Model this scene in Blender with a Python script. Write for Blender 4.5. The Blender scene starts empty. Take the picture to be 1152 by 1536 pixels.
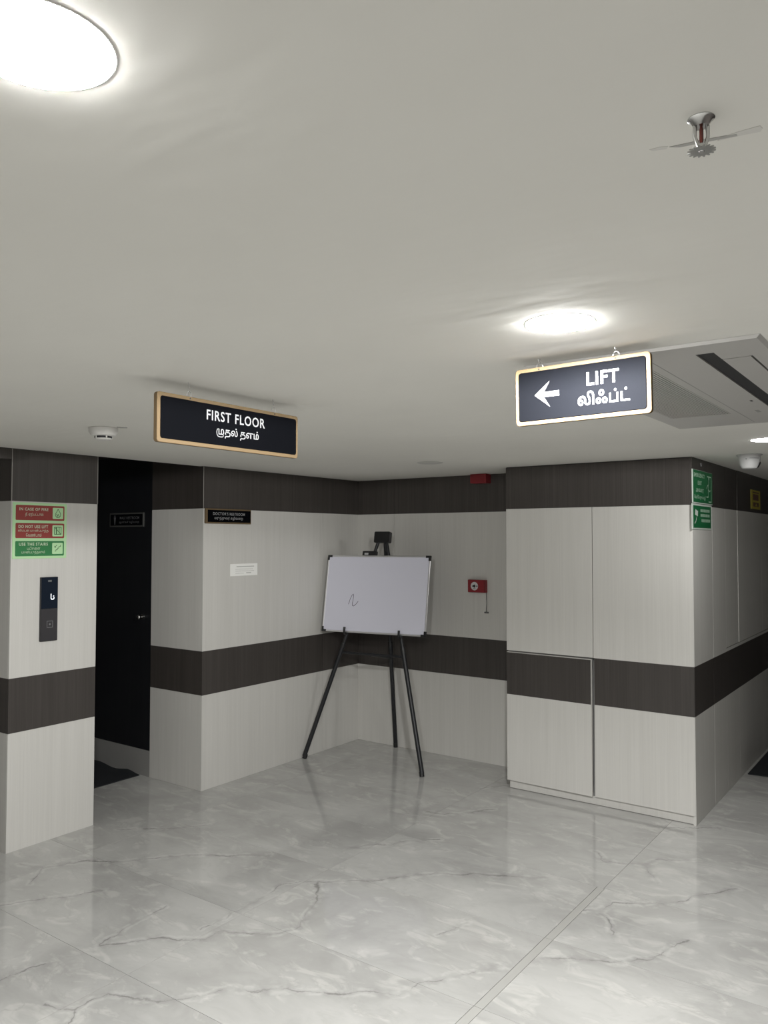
import bpy, bmesh, math, random
from mathutils import Vector, Matrix

random.seed(7)
C = bpy.context.scene.collection
SC = bpy.context.scene

# ------------------------------------------------------------------ camera
F_PX, YAW, PITCH, ROLL = 1191.55, 0.6255, 0.0341, 0.0007
CAM = Vector((0, 0, 1.702))
_fw = Vector((-math.sin(YAW) * math.cos(PITCH), math.cos(YAW) * math.cos(PITCH), math.sin(PITCH)))
_r0 = Vector((math.cos(YAW), math.sin(YAW), 0))
_u0 = _r0.cross(_fw)
_r = _r0 * math.cos(ROLL) + _u0 * math.sin(ROLL)
_u = -_r0 * math.sin(ROLL) + _u0 * math.cos(ROLL)
cd = bpy.data.cameras.new('camera')
cd.sensor_fit = 'VERTICAL'
cd.sensor_height = 36.0
cd.sensor_width = 27.0
cd.lens = F_PX / 1536 * 36
cd.clip_start = 0.02
cam = bpy.data.objects.new('camera', cd)
C.objects.link(cam)
cam.matrix_world = Matrix(((_r.x, _u.x, -_fw.x, CAM.x), (_r.y, _u.y, -_fw.y, CAM.y),
                           (_r.z, _u.z, -_fw.z, CAM.z), (0, 0, 0, 1)))
SC.camera = cam

# ------------------------------------------------------------------ world, exposure
w = bpy.data.worlds.new('world')
SC.world = w
w.use_nodes = True
w.node_tree.nodes['Background'].inputs[0].default_value = (0.6, 0.65, 0.7, 1)
w.node_tree.nodes['Background'].inputs[1].default_value = 0.0
SC.view_settings.view_transform = 'Standard'
SC.view_settings.look = 'None'
SC.view_settings.gamma = 1
SC.view_settings.use_curve_mapping = False
SC.view_settings.exposure = 0.0
LAMP_STRENGTH = 400.0     # glowing diffuser
LAMP_WATT = 168.0         # wide beam of each downlight
LAMP_COLOR = (0.985, 0.985, 0.965)
LAMPS = [(-0.747, 0.43, 0.62), (-0.735, 1.71, 1.1), (-0.76, 4.33, 0.13)]   # x, y, relative output
LAMP_R = 0.078


def floor_point(u, v, z=0.0):
    d = _fw + _r * ((u - 576) / F_PX) - _u * ((v - 768) / F_PX)
    return CAM + d * ((z - CAM.z) / d.z)


# ------------------------------------------------------------------ dimensions (metres)
H = 2.2                       # ceiling
LB0, LB1, UB = 0.641, 0.9385, 1.911   # stripe heights
XP, YP0, YP1 = -4.204, 2.332, 2.869   # lift pillar
XD, YD, YC = -4.170, 3.669, 5.400     # left wall, its corner, back wall
XR = -4.716                   # door jamb
XF0, XF1, YF = -2.534, -1.291, 4.952  # cupboard
XE, YE = 1.05, 9.4            # right wall, corridor end
YB = -2.4                     # wall behind the camera
XL = -6.3                     # far left end of recess and lift lobby

# ------------------------------------------------------------------ materials
MATS = {}


def mat(name, col, rough=0.5, metal=0.0, spec=0.5, coat=0.0):
    if name in MATS:
        return MATS[name]
    m = bpy.data.materials.new(name)
    m.use_nodes = True
    b = m.node_tree.nodes['Principled BSDF']
    b.inputs['Base Color'].default_value = (*col, 1)
    b.inputs['Roughness'].default_value = rough
    b.inputs['Metallic'].default_value = metal
    b.inputs['Specular IOR Level'].default_value = spec
    b.inputs['Coat Weight'].default_value = coat
    MATS[name] = m
    return m


class NT:
    def __init__(s, m):
        s.t = m.node_tree
        s.b = s.t.nodes['Principled BSDF']

    def n(s, kind, **kw):
        x = s.t.nodes.new(kind)
        for k, v in kw.items():
            setattr(x, k, v)
        return x

    def l(s, a, b):
        s.t.links.new(a, b)

    def math(s, op, a, b=None, c=None, clamp=False):
        x = s.n('ShaderNodeMath', operation=op)
        x.use_clamp = clamp
        for i, v in enumerate((a, b, c)):
            if v is None:
                continue
            if isinstance(v, (int, float)):
                x.inputs[i].default_value = v
            else:
                s.l(v, x.inputs[i])
        return x.outputs[0]

    def vmath(s, op, a, b=None, scale=None):
        x = s.n('ShaderNodeVectorMath', operation=op)
        for i, v in enumerate((a, b)):
            if v is None:
                continue
            if isinstance(v, (tuple, list, Vector)):
                x.inputs[i].default_value = tuple(v)
            else:
                s.l(v, x.inputs[i])
        if scale is not None:
            if isinstance(scale, (int, float)):
                x.inputs['Scale'].default_value = scale
            else:
                s.l(scale, x.inputs['Scale'])
        return x.outputs['Value'] if op in ('LENGTH', 'DOT_PRODUCT', 'DISTANCE') else x.outputs[0]

    def mix(s, fac, a, b, blend='MIX'):
        x = s.n('ShaderNodeMix', data_type='RGBA', blend_type=blend)
        if isinstance(fac, (int, float)):
            x.inputs[0].default_value = fac
        else:
            s.l(fac, x.inputs[0])
        for i, v in ((6, a), (7, b)):
            if isinstance(v, tuple):
                x.inputs[i].default_value = (*v, 1)
            else:
                s.l(v, x.inputs[i])
        return x.outputs[2]

    def noise(s, vec, scale, detail=3, rough=0.55, dist=0.0):
        x = s.n('ShaderNodeTexNoise')
        x.inputs['Scale'].default_value = scale
        x.inputs['Detail'].default_value = detail
        x.inputs['Roughness'].default_value = rough
        x.inputs['Distortion'].default_value = dist
        s.l(vec, x.inputs['Vector'])
        return x.outputs['Fac']

    def ramp(s, fac, lo, hi):
        x = s.n('ShaderNodeMapRange')
        s.l(fac, x.inputs[0])
        x.inputs[1].default_value, x.inputs[2].default_value = lo, hi
        return x.outputs[0]

    def bump(s, h, strength, dist):
        x = s.n('ShaderNodeBump')
        x.inputs['Strength'].default_value = strength
        x.inputs['Distance'].default_value = dist
        s.l(h, x.inputs['Height'])
        s.l(x.outputs[0], s.b.inputs['Normal'])


def laminate(name, c0, c1, rough):
    m = mat(name, c0, rough)
    t = NT(m)
    g = t.n('ShaderNodeNewGeometry')
    oi = t.n('ShaderNodeObjectInfo')
    sh = t.vmath('SCALE', (7.3, 3.1, 1.7), scale=oi.outputs['Random'])
    p = t.vmath('ADD', g.outputs['Position'], sh)
    p1 = t.vmath('MULTIPLY', p, (230, 230, 2.2))
    p2 = t.vmath('MULTIPLY', p, (38, 38, 0.7))
    p3 = t.vmath('MULTIPLY', p, (6, 6, 0.4))
    a = t.noise(p1, 1.0, 2)
    b = t.noise(p2, 1.0, 2)
    c = t.noise(p3, 1.0, 1)
    f = t.math('ADD', t.math('MULTIPLY', a, 0.45), t.math('MULTIPLY', b, 0.35))
    f = t.math('ADD', f, t.math('MULTIPLY', c, 0.2))
    f = t.ramp(f, 0.33, 0.67)
    t.l(t.mix(f, c0, c1), t.b.inputs['Base Color'])
    t.bump(a, 0.12, 0.002)
    return m


M_LIGHT = laminate('pale_grey_wood_laminate', (0.60, 0.588, 0.558), (0.665, 0.653, 0.622), 0.5)
M_DARK = laminate('dark_brown_wood_laminate', (0.040, 0.034, 0.031), (0.066, 0.058, 0.053), 0.45)

M_CEIL = mat('ceiling_paint', (0.76, 0.75, 0.72), 0.85, spec=0.2)
_t = NT(M_CEIL)
_g = _t.n('ShaderNodeNewGeometry')
_a = _t.noise(_t.vmath('MULTIPLY', _g.outputs['Position'], (1.2, 1.2, 1.2)), 1.0, 4)
_t.l(_t.mix(_t.ramp(_a, 0.3, 0.7), (0.745, 0.735, 0.69), (0.79, 0.78, 0.735)), _t.b.inputs['Base Color'])
_b = _t.noise(_t.vmath('MULTIPLY', _g.outputs['Position'], (3.5, 9, 3)), 1.0, 2)
_t.bump(_b, 0.25, 0.012)

M_PLASTER = mat('grey_backing_board', (0.25, 0.245, 0.24), 0.8)
M_JOINT = mat('grey_grout', (0.22, 0.215, 0.205), 0.8)
M_DOOR = mat('black_door_laminate', (0.010, 0.011, 0.014), 0.38)
_t = NT(M_DOOR)
_g = _t.n('ShaderNodeNewGeometry')
_a = _t.noise(_t.vmath('MULTIPLY', _g.outputs['Position'], (90, 90, 1.5)), 1.0, 2)
_t.l(_t.mix(_a, (0.006, 0.007, 0.009), (0.015, 0.016, 0.019)), _t.b.inputs['Base Color'])
M_STEEL = mat('polished_steel', (0.60, 0.60, 0.59), 0.2, 1.0)
M_WIRE = mat('zinc_wire', (0.55, 0.55, 0.55), 0.35, 1.0)
M_BLACK = mat('black_powder_coat', (0.010, 0.011, 0.014), 0.42)
M_BLACKPL = mat('black_plastic', (0.012, 0.012, 0.013), 0.35)
M_SIGNFACE = mat('black_acrylic_sign_face', (0.0030, 0.0033, 0.0044), 0.75, spec=0.02)
M_GOLDWOOD = mat('tan_sign_board', (0.155, 0.110, 0.062), 0.6, spec=0.1)
M_WHITE = mat('white_vinyl_lettering', (0.34, 0.34, 0.35), 0.6, spec=0.1)
M_GREY = mat('dull_grey_lettering', (0.13, 0.13, 0.135), 0.5)
M_GREYFRAME = mat('dark_grey_sign_frame', (0.085, 0.085, 0.08), 0.5)
M_GLOWGREEN = mat('pale_green_luminescent_vinyl', (0.50, 0.78, 0.44), 0.5)
M_RED = mat('dark_red_print', (0.30, 0.045, 0.038), 0.5)
M_SIGNGREEN = mat('green_print', (0.028, 0.20, 0.062), 0.5)
M_CREAMTXT = mat('pale_green_lettering', (0.60, 0.70, 0.52), 0.5)
M_DKGREENLINE = mat('dark_green_pictogram', (0.05, 0.16, 0.05), 0.5)
M_EXITGREEN = mat('emerald_sign_print', (0.012, 0.145, 0.050), 0.4)
M_EXITTXT = mat('mint_lettering', (0.42, 0.62, 0.46), 0.5)
M_EXITWHITE = mat('off_white_sign_border', (0.62, 0.68, 0.62), 0.5)
M_YELLOW = mat('yellow_sign_print', (0.50, 0.42, 0.06), 0.5)
M_BROWNPRINT = mat('brown_sign_print', (0.13, 0.06, 0.04), 0.5)
M_ALARM = mat('red_alarm_plastic', (0.24, 0.016, 0.022), 0.45)
M_BOARD = mat('whiteboard_enamel', (0.70, 0.70, 0.80), 0.25)
M_ALU = mat('anodised_aluminium', (0.72, 0.72, 0.73), 0.38, 0.9)
M_INK = mat('dark_marker_ink', (0.05, 0.04, 0.09), 0.6)
M_PAPER = mat('white_paper', (0.94, 0.94, 0.91), 0.7)
M_PRINTGREY = mat('grey_print', (0.50, 0.50, 0.48), 0.7)
M_DEVICE = mat('white_device_plastic', (0.70, 0.69, 0.66), 0.45)
M_SLOT = mat('dark_slot', (0.015, 0.015, 0.017), 0.7)
M_ACPANEL = mat('warm_white_ac_plastic', (0.47, 0.46, 0.44), 0.5)
M_PANEL_TOP = mat('navy_glass_panel', (0.012, 0.018, 0.030), 0.15)
M_PANEL_BOT = mat('charcoal_brushed_metal', (0.075, 0.072, 0.078), 0.4, 0.6)
M_PANEL_SIDE = mat('dark_panel_edge', (0.02, 0.02, 0.022), 0.4)
M_BULB = mat('red_glass_bulb', (0.11, 0.025, 0.018), 0.15)
M_MAT = mat('black_rubber_mat', (0.010, 0.012, 0.016), 0.8)
_t = NT(M_MAT)
_g = _t.n('ShaderNodeNewGeometry')
_t.bump(_t.noise(_t.vmath('MULTIPLY', _g.outputs['Position'], (120, 120, 120)), 1.0, 2), 0.5, 0.004)
M_INLAY = mat('grey_stone_inlay', (0.44, 0.435, 0.415), 0.16)
M_STEP = mat('grey_step_stone', (0.30, 0.295, 0.285), 0.35)


def emis(name, col, s):
    m = mat(name, (0.8, 0.8, 0.8), 0.5)
    b = m.node_tree.nodes['Principled BSDF']
    b.inputs['Emission Color'].default_value = (*col, 1)
    b.inputs['Emission Strength'].default_value = s
    return m


M_DIGIT = emis('lit_display_segment', (0.85, 0.92, 1.0), 0.9)

# ------------------------------------------------------------------ polished marble with long veins
VEINS = [  # traced on the floor of the photograph: (strength, [pixels])
    (1.0, [(30, 1297), (65, 1302), (120, 1292), (170, 1293), (280, 1283), (400, 1283)]),
    (.7, [(65, 1302), (45, 1325)]),
    (.8, [(0, 1357), (40, 1353), (115, 1342), (155, 1335)]),
    (.8, [(150, 1418), (185, 1395), (215, 1376), (250, 1360)]),
    (1.0, [(150, 1419), (240, 1407), (305, 1410), (330, 1398), (420, 1401), (445, 1392), (470, 1360), (477, 1342),
           (472, 1322), (557, 1321), (660, 1310), (820, 1316)]),
    (.5, [(300, 1395), (380, 1355), (420, 1328), (472, 1322)]),
    (.8, [(0, 1470), (50, 1450), (65, 1445)]),
    (1.0, [(70, 1507), (107, 1517), (135, 1502), (165, 1492), (245, 1501), (305, 1494), (340, 1482), (435, 1485),
           (600, 1492), (630, 1475), (750, 1450)]),
    (.8, [(107, 1517), (98, 1545)]),
    (1.0, [(642, 1218), (665, 1222), (699, 1220), (739, 1214)]),
    (.9, [(530, 1270), (576, 1267), (616, 1261), (660, 1260)]),
    (1.0, [(893, 1277), (906, 1292), (966, 1297), (991, 1290), (1051, 1290)]),
    (.8, [(966, 1297), (986, 1322)]),
    (1.0, [(876, 1365), (898, 1367), (921, 1354), (996, 1356), (1071, 1340), (1106, 1332)]),
    (.9, [(898, 1370), (912, 1380), (921, 1402)]),
    (1.0, [(796, 1440), (851, 1437), (921, 1442), (976, 1437), (1031, 1410)]),
    (.9, [(996, 1242), (1081, 1242)]),
    (.8, [(180, 1243), (240, 1244), (312, 1237)]),
    (.7, [(480, 1158), (545, 1150)]),
    (.8, [(720, 1183), (760, 1178)]),
    (.7, [(650, 1402), (676, 1397), (700, 1385)]),
]
VEIN_SEGS = []
for _s, _pts in VEINS:
    _q = [floor_point(*p) for p in _pts]
    for a, b in zip(_q, _q[1:]):
        VEIN_SEGS.append((_s, Vector((a.x, a.y, 0)), Vector((b.x, b.y, 0))))


def marble(segs):
    """polished marble; the long traced veins that cross this tile, plus clouds and hair veins that shift from tile to tile"""
    m = mat('polished_white_marble.%d' % len(MATS), (0.6, 0.6, 0.58), 0.085, spec=0.85)
    t = NT(m)
    geo = t.n('ShaderNodeNewGeometry')
    P = geo.outputs['Position']
    oi = t.n('ShaderNodeObjectInfo')
    rnd = t.vmath('SCALE', (13.7, 9.1, 5.3), scale=oi.outputs['Random'])
    PR = t.vmath('ADD', P, rnd)
    cl = t.noise(t.vmath('MULTIPLY', PR, (1.6, 2.4, 1)), 1.0, 5, 0.62, 0.6)
    cl2 = t.noise(t.vmath('MULTIPLY', PR, (5, 9, 1)), 1.0, 4, 0.6, 1.0)
    vn = t.noise(t.vmath('MULTIPLY', PR, (1.3, 2.9, 1)), 1.0, 6, 0.6, 0.9)
    vein2 = t.math('SUBTRACT', 1.0, t.math('ABSOLUTE', t.math('MULTIPLY', t.math('SUBTRACT', vn, 0.5), 60.0)), clamp=True)
    vein2 = t.math('MULTIPLY', vein2, t.ramp(cl2, 0.48, 0.62), clamp=True)
    base = t.mix(t.ramp(cl, 0.36, 0.64), FLOOR_LO, FLOOR_HI)
    base = t.mix(t.math('MULTIPLY', t.ramp(cl2, 0.54, 0.66), 0.38), base, (0.70, 0.69, 0.66))
    base = t.mix(t.math('MULTIPLY', t.ramp(cl2, 0.42, 0.30), 0.25), base, (0.36, 0.355, 0.34))
    base = t.mix(t.math('MULTIPLY', vein2, 0.28), base, (0.27, 0.265, 0.255))
    if segs:
        wn = t.n('ShaderNodeTexNoise')
        wn.inputs['Scale'].default_value = 8.0
        wn.inputs['Detail'].default_value = 5
        wn.inputs['Roughness'].default_value = 0.62
        t.l(P, wn.inputs['Vector'])
        warp = t.vmath('SCALE', t.vmath('SUBTRACT', wn.outputs['Color'], (0.5, 0.5, 0.5)), scale=0.095)
        PW = t.vmath('MULTIPLY', t.vmath('ADD', P, warp), (1, 1, 0))
        best = None
        for s, a, b in segs:
            d = b - a
            ap = t.vmath('SUBTRACT', PW, a)
            h = t.math('MULTIPLY', t.vmath('DOT_PRODUCT', ap, d), 1.0 / d.length_squared, clamp=True)
            ds = t.math('DIVIDE', t.vmath('DISTANCE', ap, t.vmath('SCALE', d, scale=h)), s)
            best = ds if best is None else t.math('MINIMUM', best, ds)
        n1 = t.noise(P, 6.5, 3)
        n2 = t.noise(P, 11.0, 3)
        # the dark hairline swells and breaks off along its course
        wid = t.math('MULTIPLY', t.ramp(n1, 0.40, 0.68), 0.0085)
        wid = t.math('ADD', wid, 0.0010)
        line = t.math('SUBTRACT', 1.0, t.math('DIVIDE', best, wid), clamp=True)
        line = t.math('MULTIPLY', t.math('POWER', line, 0.7), t.ramp(n1, 0.36, 0.60), clamp=True)
        soft = t.math('SUBTRACT', 1.0, t.ramp(best, 0.0, 0.085))
        soft = t.math('MULTIPLY', t.math('MULTIPLY', soft, soft), t.ramp(n2, 0.42, 0.62), clamp=True)
        halo = t.math('SUBTRACT', 1.0, t.math('ABSOLUTE', t.math('MULTIPLY', t.math('SUBTRACT', best, 0.020), 70.0)), clamp=True)
        halo = t.math('MULTIPLY', halo, t.ramp(n2, 0.56, 0.42), clamp=True)
        base = t.mix(t.math('MULTIPLY', soft, 0.50), base, (0.30, 0.295, 0.285))
        base = t.mix(t.math('MULTIPLY', halo, 0.26), base, (0.76, 0.755, 0.73))
        base = t.mix(t.math('MULTIPLY', line, 0.70), base, (0.17, 0.166, 0.16))
    t.l(base, t.b.inputs['Base Color'])
    t.b.inputs['Roughness'].default_value = 0.085
    return m


FLOOR_LO, FLOOR_HI = (0.415, 0.411, 0.398), (0.525, 0.521, 0.506)
M_TILE = marble([])


# ------------------------------------------------------------------ mesh helpers
def tag(o, label=None, cat=None, group=None, kind=None):
    if label: o['label'] = label
    if cat: o['category'] = cat
    if group: o['group'] = group
    if kind: o['kind'] = kind
    return o


def link(name, me, material=None, parent=None, loc=(0, 0, 0), rot=(0, 0, 0)):
    if material and not me.materials:
        me.materials.append(material)
    o = bpy.data.objects.new(name, me)
    C.objects.link(o)
    o.parent = parent
    o.location = loc
    o.rotation_euler = rot
    return o


def thing(name, label, cat, loc=(0, 0, 0), rotz=0.0, group=None):
    o = bpy.data.objects.new(name, None)
    o.empty_display_size = 0.05
    C.objects.link(o)
    o.location = loc
    o.rotation_euler = (0, 0, rotz)
    return tag(o, label, cat, group)


_boxcache = {}


def boxmesh(sx, sy, sz, bevel=0.0, seg=1):
    key = (round(sx, 5), round(sy, 5), round(sz, 5), bevel, seg)
    bm = bmesh.new()
    bmesh.ops.create_cube(bm, size=1.0)
    bmesh.ops.scale(bm, vec=(sx, sy, sz), verts=bm.verts)
    if bevel:
        bmesh.ops.bevel(bm, geom=bm.edges[:], offset=bevel, segments=seg, affect='EDGES', profile=0.5)
    me = bpy.data.meshes.new('box')
    bm.to_mesh(me)
    bm.free()
    return me


def box(name, x0, x1, y0, y1, z0, z1, m, parent=None, bevel=0.0, seg=1):
    me = boxmesh(abs(x1 - x0), abs(y1 - y0), abs(z1 - z0), bevel, seg)
    return link(name, me, m, parent, ((x0 + x1) / 2, (y0 + y1) / 2, (z0 + z1) / 2))


def pieces(name, parts, m, parent=None):
    """several boxes / vert-face lists joined as one mesh"""
    V, Fs = [], []
    for p in parts:
        if len(p) == 6:
            x0, x1, y0, y1, z0, z1 = p
            v = [(x0, y0, z0), (x1, y0, z0), (x1, y1, z0), (x0, y1, z0), (x0, y0, z1), (x1, y0, z1), (x1, y1, z1), (x0, y1, z1)]
            f = [(0, 3, 2, 1), (4, 5, 6, 7), (0, 1, 5, 4), (1, 2, 6, 5), (2, 3, 7, 6), (3, 0, 4, 7)]
        else:
            v, f = p
        k = len(V)
        V += [tuple(x) for x in v]
        Fs += [tuple(i + k for i in q) for q in f]
    me = bpy.data.meshes.new(name)
    me.from_pydata(V, [], Fs)
    me.update()
    return link(name, me, m, parent)


def smooth(o, angle=0.6):
    for p in o.data.polygons:
        p.use_smooth = True
    try:
        o.data.set_sharp_from_angle(angle=angle)
    except Exception:
        pass
    return o


def lathe(name, prof, m, parent=None, loc=(0, 0, 0), n=28, rot=(0, 0, 0)):
    V, Fs = [], []
    for r, z in prof:
        for i in range(n):
            a = 2 * math.pi * i / n
            V.append((max(r, 1e-5) * math.cos(a), max(r, 1e-5) * math.sin(a), z))
    for k in range(len(prof) - 1):
        for i in range(n):
            j = (i + 1) % n
            Fs.append((k * n + i, k * n + j, (k + 1) * n + j, (k + 1) * n + i))
    Fs.append(tuple(range(n))[::-1])
    Fs.append(tuple((len(prof) - 1) * n + i for i in range(n)))
    me = bpy.data.meshes.new(name)
    me.from_pydata(V, [], Fs)
    bm = bmesh.new(); bm.from_mesh(me)
    bmesh.ops.remove_doubles(bm, verts=bm.verts, dist=2e-5)
    bmesh.ops.recalc_face_normals(bm, faces=bm.faces)
    bm.to_mesh(me); bm.free()
    return smooth(link(name, me, m, parent, loc, rot))


def tube_geo(pts, r, n=8, close_caps=True):
    pts = [Vector(p) for p in pts]
    V, Fs = [], []
    up = Vector((0.13, 0.31, 0.94)).normalized()
    for k, p in enumerate(pts):
        a = pts[max(k - 1, 0)]; b = pts[min(k + 1, len(pts) - 1)]
        d = (b - a).normalized()
        s = d.cross(up)
        if s.length < 1e-3:
            s = d.cross(Vector((1, 0, 0)))
        s.normalize()
        q = s.cross(d)
        rr = r[k] if isinstance(r, (list, tuple)) else r
        for i in range(n):
            t_ = 2 * math.pi * i / n
            V.append(p + s * (rr * math.cos(t_)) + q * (rr * math.sin(t_)))
    for k in range(len(pts) - 1):
        for i in range(n):
            j = (i + 1) % n
            Fs.append((k * n + i, (k + 1) * n + i, (k + 1) * n + j, k * n + j))
    Fs.append(tuple(range(n)))
    Fs.append(tuple((len(pts) - 1) * n + i for i in range(n))[::-1])
    return V, Fs


def tube(name, pts, r, m, parent=None, n=8):
    V, Fs = tube_geo(pts, r, n)
    me = bpy.data.meshes.new(name)
    me.from_pydata([tuple(v) for v in V], [], Fs)
    bm = bmesh.new(); bm.from_mesh(me)
    bmesh.ops.recalc_face_normals(bm, faces=bm.faces)
    bm.to_mesh(me); bm.free()
    return smooth(link(name, me, m, parent), 0.9)


def plate(name, w_, h_, d_, r, m, parent=None, loc=(0, 0, 0), cx=0.0, cz=0.0, y=0.0, seg=5, rotx=0.0):
    """rounded rectangle in the local XZ plane, front face at y, body behind it (+y)"""
    pts = []
    for sx, sz, a0 in ((1, 1, 0), (-1, 1, 90), (-1, -1, 180), (1, -1, 270)):
        for k in range(seg + 1):
            a = math.radians(a0 + 90 * k / seg)
            pts.append((cx + sx * (w_ / 2 - r) + r * math.cos(a), cz + sz * (h_ / 2 - r) + r * math.sin(a)))
    n = len(pts)
    e = min(0.0012, d_ * 0.3)
    V = [(cx + (x - cx) * (1 - 2 * e / w_), y, cz + (z - cz) * (1 - 2 * e / h_)) for x, z in pts]
    V += [(x, y + e, z) for x, z in pts] + [(x, y + d_, z) for x, z in pts]
    Fs = [tuple(range(n))]
    for q in range(2):
        for i in range(n):
            j = (i + 1) % n
            Fs.append((q * n + i, (q + 1) * n + i, (q + 1) * n + j, q * n + j))
    Fs.append(tuple(2 * n + i for i in range(n))[::-1])
    me = bpy.data.meshes.new(name)
    me.from_pydata(V, [], Fs)
    bm = bmesh.new(); bm.from_mesh(me)
    bmesh.ops.recalc_face_normals(bm, faces=bm.faces)
    bm.to_mesh(me); bm.free()
    return link(name, me, m, parent, loc)


def prints(name, parts, m, parent=None):
    return [pieces(name, [p], m, parent) for p in parts]


# flat print: geometry in the XZ plane at depth y (sign faces look towards local -y)
def stroke(pts, th, y=0.0, cap=True):
    V, Fs = [], []
    pts = [Vector((p[0], 0, p[1])) for p in pts]
    for a, b in zip(pts, pts[1:]):
        d = (b - a)
        if d.length < 1e-7:
            continue
        d.normalize()
        s = Vector((-d.z, 0, d.x)) * (th / 2)
        k = len(V)
        V += [a - s, b - s, b + s, a + s]
        Fs.append((k, k + 1, k + 2, k + 3))
    if cap:
        for p in pts:
            k = len(V)
            V += [p + Vector((math.cos(i * math.pi / 4), 0, math.sin(i * math.pi / 4))) * (th / 2) for i in range(8)]
            Fs.append(tuple(range(k, k + 8)))
    return [(v.x, y, v.z) for v in V], Fs


def rect(x0, x1, z0, z1, y=0.0):
    return [(x0, y, z0), (x1, y, z0), (x1, y, z1), (x0, y, z1)], [(0, 1, 2, 3)]


def poly(pts, y=0.0):
    return [(x, y, z) for x, z in pts], [tuple(range(len(pts)))]


def disc(cx, cz, r, y=0.0, n=20, rz=None):
    rz = rz or r
    return poly([(cx + r * math.cos(2 * math.pi * i / n), cz + rz * math.sin(2 * math.pi * i / n)) for i in range(n)], y)


def raw_text(s, bold=0.0, res=3, space=1.0):
    c = bpy.data.curves.new('t', 'FONT')
    c.body = s
    c.resolution_u = res
    c.offset = bold
    c.space_character = space
    o = bpy.data.objects.new('t', c)
    C.objects.link(o)
    dg = bpy.context.evaluated_depsgraph_get()
    me = bpy.data.meshes.new_from_object(o.evaluated_get(dg))
    V = [(v.co.x, v.co.y) for v in me.vertices]
    Fs = [tuple(p.vertices) for p in me.polygons]
    bpy.data.objects.remove(o)
    bpy.data.curves.remove(c)
    bpy.data.meshes.remove(me)
    return V, Fs


def fit(VF, x0, x1, z0, z1, y=0.0):
    V, Fs = VF
    ax, bx = min(v[0] for v in V), max(v[0] for v in V)
    az, bz = min(v[1] for v in V), max(v[1] for v in V)
    return [(x0 + (v[0] - ax) / (bx - ax) * (x1 - x0), y, z0 + (v[1] - az) / (bz - az) * (z1 - z0)) for v in V], Fs


def text(s, x0, x1, z0, z1, bold=0.015, y=0.0, res=3):
    return fit(raw_text(s, bold, res, 1.12 if s.isascii() else 1.04), x0, x1, z0, z1, y)


def joined(*VFs):
    V, Fs = [], []
    for v, f in VFs:
        k = len(V)
        V += list(v)
        Fs += [tuple(i + k for i in q) for q in f]
    return V, Fs


# ------------------------------------------------------------------ the setting
def struct(o):
    o['kind'] = 'structure'
    return o


# floor: base slab + tiles + inlay strip
floor = struct(box('floor', XL, XE + 0.1, YB, YE, -0.12, -0.008, M_JOINT))
TX, TY, GAP = 1.2, 0.6135, 0.0016
X_STRIP0, X_STRIP1 = -1.466, -1.428
tile_me = boxmesh(TX - GAP, TY - GAP, 0.008)
tile_me.materials.append(M_TILE)


def tile(xa, xb, ya, yb):
    xa, xb, ya, yb = max(xa, XL), min(xb, XE + 0.1), max(ya, YB), min(yb, YE)
    if xb - xa < 0.03 or yb - ya < 0.03:
        return
    segs = [q for q in VEIN_SEGS if max(q[1].x, q[2].x) > xa - 0.1 and min(q[1].x, q[2].x) < xb + 0.1
            and max(q[1].y, q[2].y) > ya - 0.1 and min(q[1].y, q[2].y) < yb + 0.1]
    if abs((xb - xa) - TX) < 1e-6 and abs((yb - ya) - TY) < 1e-6 and not segs:
        me = tile_me
    else:
        me = boxmesh(xb - xa - GAP, yb - ya - GAP, 0.008)
        me.materials.append(marble(segs) if segs else M_TILE)
    o = link('floor_tile', me, None, floor, ((xa + xb) / 2, (ya + yb) / 2, -0.004))
    o.location -= floor.location


y = 3.205 - 10 * TY
while y < YE:
    near = y < 3.205 + TY - 1e-6
    xs = X_STRIP0 if near else X_STRIP1 - 0.006
    tile(X_STRIP0 - TX, xs, y, y + TY)
    x = X_STRIP0 - TX
    while x > XL:
        tile(x - TX, x, y, y + TY)
        x -= TX
    x = X_STRIP1 if near else xs
    tile(x, X_STRIP1 + TX, y, y + TY)
    x = X_STRIP1 + TX
    while x < XE + 0.1:
        tile(x, x + TX, y, y + TY)
        x += TX
    if near:   # narrow filler strips let into the joint, one per tile row
        b_ = box('inlay_strip', X_STRIP0 + 0.0014, X_STRIP1 - 0.0014, y + 0.0010, y + TY - 0.0010, -0.008, -0.0002, M_INLAY, floor)
        b_.location -= floor.location
    y += TY

# ceiling: main slab at 2.2, raised bays over the recess and the lift lobby
ceil = struct(box('ceiling', XP, XE + 0.1, YB, YE, H, H + 0.12, M_CEIL))
struct(box('ceiling_recess', XL, XP, YP1 - 0.2, YD + 0.3, H + 0.30, H + 0.36, M_CEIL))
struct(box('ceiling_lobby', XL, XP, YB, YP1 - 0.2, H + 0.30, H + 0.36, M_CEIL))
struct(box('trim_1', XP - 0.03, XP, YB, YP0 - 0.001, H - 0.061, H, M_DARK))
struct(box('trim_2', XP - 0.06, XP - 0.001, YB, YD, H + 0.12, H + 0.30, M_CEIL))

PT = 0.009   # panel thickness
G = 0.0011   # half joint


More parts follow.
